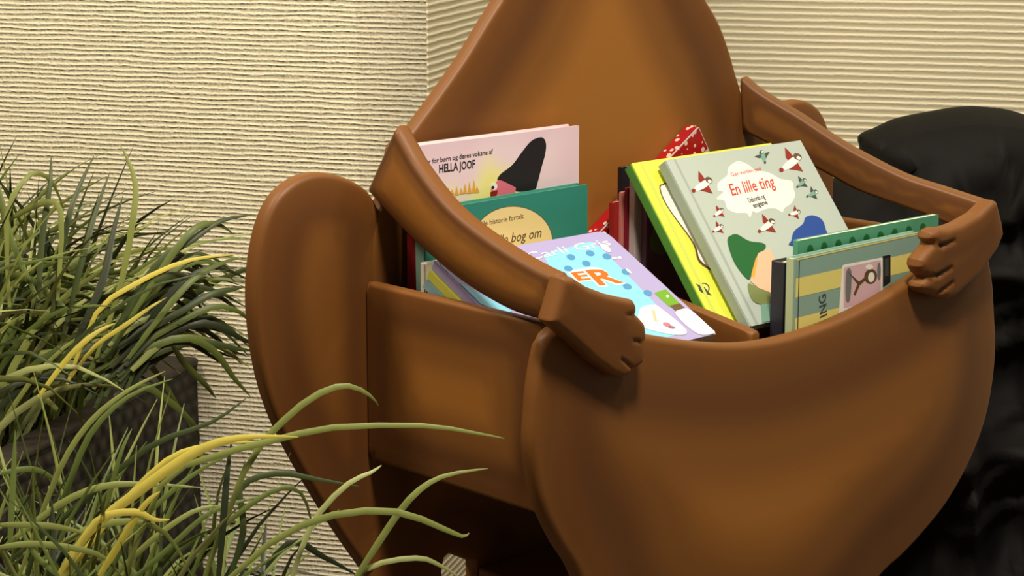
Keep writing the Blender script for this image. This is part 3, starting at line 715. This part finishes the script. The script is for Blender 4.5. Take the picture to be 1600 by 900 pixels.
# the plant by the wall
pc = hit(307, 558, C0 + N*.006, N); TOP1 = pc.z; pc = V((pc.x, pc.y, 0))
p1, M1 = planter('', pc, .60, .44, TOP1, 'tall dark woven planter of long green grass standing against the pale wall')
bl = []
rg = random.Random(11)
for i in range(430):
    r0 = M1 @ V((rg.uniform(.06, .38), rg.uniform(.08, .52), TOP1-.05))
    k = rg.random()
    if k < .55: az, lean, L_, dr = rg.uniform(-math.pi, math.pi), rg.uniform(.02, .35), rg.uniform(.22, .40), rg.uniform(.1, 1.0)
    else: az, lean, L_, dr = rg.uniform(-.9, .45), rg.uniform(.2, .55), rg.uniform(.28, .44), rg.uniform(.7, 1.7)
    c = rnd_blade(r0, az, lean, L_, dr)
    c = [p for p in c]
    ok = all((p - C0).dot(N) > .015 for p in c)
    if not ok: 
        c = rnd_blade(r0, -az if math.sin(-az) < 0 else -abs(az), lean, L_*.9, dr)
        if not all((p - C0).dot(N) > .015 for p in c): continue
    bl.append((c, rg.uniform(.005, .010), rg.choice((0, 0, 1, 1, 1, 2, 2, 3, 4)), rg.uniform(-1.6, 1.6), (rg.uniform(-.6, .6), -1, rg.uniform(-.2, .7))))
feat1 = [([(150, 560), (190, 440), (208, 340), (212, 290), (200, 250), (188, 228)], 2), ([(160, 560), (240, 440), (290, 370), (320, 350), (345, 352), (365, 366)], 1), ([(170, 560), (240, 420), (300, 375), (345, 345), (395, 336)], 0),
         ([(80, 500), (105, 350), (125, 290), (147, 243)], 0), ([(60, 480), (65, 380), (78, 290), (80, 244)], 0), ([(100, 520), (130, 400), (150, 330), (172, 268)], 0), ([(120, 530), (160, 440), (175, 370), (192, 306)], 4),
         ([(150, 560), (260, 500), (330, 460), (365, 452), (382, 448)], 0), ([(150, 580), (250, 520), (330, 480), (375, 488), (392, 505)], 1), ([(140, 590), (240, 530), (320, 505), (375, 528), (398, 540)], 4),
         ([(150, 600), (260, 545), (320, 535), (370, 545), (400, 548)], 0), ([(130, 590), (270, 530), (330, 545), (365, 590), (392, 620)], 1), ([(200, 560), (270, 470), (310, 430), (345, 412), (372, 402)], 1),
         ([(15, 480), (10, 340), (35, 285), (60, 270), (85, 290), (100, 330)], 2), ([(0, 520), (20, 500), (60, 490), (85, 520), (88, 560)], 2), ([(120, 600), (60, 610), (0, 625)], 2), ([(90, 640), (40, 600), (0, 600)], 2),
         ([(140, 600), (220, 570), (250, 590), (300, 670)], 1), ([(180, 600), (240, 610), (300, 660), (312, 690)], 1), ([(100, 480), (30, 430), (-20, 470)], 1), ([(270, 540), (290, 570), (320, 600), (337, 622)], 1),
         ([(60, 470), (20, 380), (0, 300), (-10, 260)], 1), ([(90, 470), (95, 330), (60, 320), (10, 345), (-20, 350)], 2), ([(240, 440), (270, 430), (300, 436), (325, 440)], 0)]
for i in range(26):
    x0, y0_ = rg.uniform(120, 210), rg.uniform(540, 640); x1, y1 = rg.uniform(320, 398), rg.uniform(410, 560)
    feat1.append(([(x0, y0_), (lerp(x0, x1, .35), lerp(y0_, y1, .5) - rg.uniform(20, 50)), (lerp(x0, x1, .7), y1 - rg.uniform(8, 34)), (x1, y1 + rg.uniform(-4, 26))], rg.choice((0, 0, 1, 1, 2, 4))))
for px_, k in feat1: bl.append((pxb(px_, 2.42, 2.5), rg.uniform(.006, .009), k, .3, (0, -1, .2)))
foliage('foliage', bl, GREENS, p1)
yb = [(pxb([(105, 600), (150, 490), (200, 450), (270, 415), (320, 402), (370, 398)], 2.42, 2.45), .0055, 0, .2, (0, -1, .2)), (pxb([(110, 590), (150, 540), (200, 505), (235, 480), (260, 465)], 2.38, 2.42), .0048, 1, .2, (0, -1, .2)),
      (pxb([(60, 620), (110, 555), (150, 520), (180, 505)], 2.34, 2.38), .006, 1, .1, (0, -1, .2))]
foliage('yellow_blade', yb, [YELG, YEL2], p1, 'yellowed grass blades')

# the nearer plant, its planter just below the picture
c2 = V((-.13, 1.66, 0)); 
p2, M2 = planter('', c2, .34, .46, .575, 'nearer grass plant whose long yellow and green blades arch across the left of the bin')
bl = []
for i in range(420):
    r0 = M2 @ V((rg.uniform(.05, .41), rg.uniform(.05, .29), .53))
    k = rg.random()
    if k < .6: az, lean, L_, dr = rg.uniform(-math.pi, math.pi), rg.uniform(.02, .4), rg.uniform(.17, .31), rg.uniform(.1, .9)
    else: az, lean, L_, dr = rg.uniform(-math.pi, math.pi), rg.uniform(.3, .7), rg.uniform(.20, .30), rg.uniform(.8, 1.8)
    c = rnd_blade(r0, az, lean, L_, dr)
    if c[-1].x / c[-1].y > -.085: continue
    bl.append((c, rg.uniform(.003, .0055), rg.choice((0, 1, 1, 1, 2, 2, 3, 4)), rg.uniform(-1.4, 1.4), (rg.uniform(-.5, .5), -1, rg.uniform(-.2, .6))))
feat2 = [([(300, 960), (380, 740), (440, 660), (500, 614), (545, 603), (578, 618), (591, 634)], 2, 1.48), ([(180, 950), (250, 760), (330, 715), (420, 690), (520, 668), (660, 665), (740, 676), (788, 685)], 2, 1.47),
         ([(440, 960), (470, 860), (500, 800), (545, 755), (580, 738), (596, 727)], 3, 1.46), ([(520, 960), (590, 850), (640, 780), (690, 745), (762, 732)], 2, 1.5), ([(300, 960), (420, 850), (520, 805), (620, 800), (690, 825), (722, 838), (733, 833)], 2, 1.45),
         ([(500, 960), (570, 890), (650, 872), (690, 885), (722, 905)], 3, 1.5), ([(30, 900), (90, 740), (140, 660), (200, 610), (258, 580)], 2, 1.5), ([(80, 860), (100, 780), (140, 680), (200, 620), (270, 592)], 1, 1.52),
         ([(0, 860), (90, 790), (160, 760), (230, 757), (315, 762)], 2, 1.47), ([(10, 880), (110, 800), (230, 700), (330, 660), (385, 622)], 0, 1.55), ([(130, 960), (150, 860), (185, 720), (206, 670)], 1, 1.48), ([(340, 920), (350, 800), (355, 740), (362, 688)], 4, 1.46),
         ([(150, 940), (200, 840), (260, 775), (320, 730), (400, 690)], 1, 1.5), ([(0, 740), (60, 735), (120, 780)], 1, 1.52), ([(15, 860), (20, 760), (24, 672)], 1, 1.45), ([(80, 900), (84, 840), (80, 780)], 4, 1.45), ([(90, 900), (50, 860), (25, 805)], 1, 1.44),
         ([(300, 900), (330, 840), (420, 770), (470, 770), (490, 830)], 1, 1.5), ([(320, 900), (370, 770), (430, 740), (500, 750), (560, 760)], 0, 1.52), ([(360, 900), (380, 830), (375, 770), (383, 720)], 0, 1.5),
         ([(160, 920), (230, 850), (300, 800), (350, 790)], 2, 1.5), ([(180, 930), (260, 860), (330, 800), (410, 775)], 1, 1.49), ([(60, 880), (130, 830), (200, 815), (260, 835), (300, 900)], 2, 1.46), ([(410, 900), (412, 860), (416, 815)], 4, 1.46),
         ([(0, 820), (80, 822), (140, 835)], 2, 1.44), ([(0, 855), (60, 850), (150, 865), (190, 900)], 2, 1.43), ([(130, 600), (125, 640), (128, 662)], 1, 1.6), ([(380, 940), (450, 850), (505, 870), (560, 900)], 4, 1.5)]
for px_, k, Y_ in feat2: bl.append((pxb(px_, Y_, Y_+.03), rg.uniform(.0034, .0048), k, .3, (0, -1, .2)))
foliage('foliage', bl, GREENS, p2)
yb = [(pxb([(92, 900), (140, 830), (220, 765), (290, 715), (345, 690), (400, 682), (466, 683)], 1.46, 1.47), .0070, 0, .1, (0, -1, .2)), (pxb([(100, 900), (150, 815), (210, 800), (240, 812), (265, 812)], 1.45, 1.46), .0048, 0, .1, (0, -1, .2)),
      (pxb([(110, 890), (180, 800), (260, 720), (330, 695), (410, 690)], 1.475, 1.49), .0042, 0, .1, (0, -1, .2)), (pxb([(155, 900), (180, 860), (225, 790), (250, 768)], 1.45, 1.46), .0048, 1, .1, (0, -1, .2))]
foliage('yellow_blade', yb, [YELG, YEL2], p2, 'yellowed grass blades')
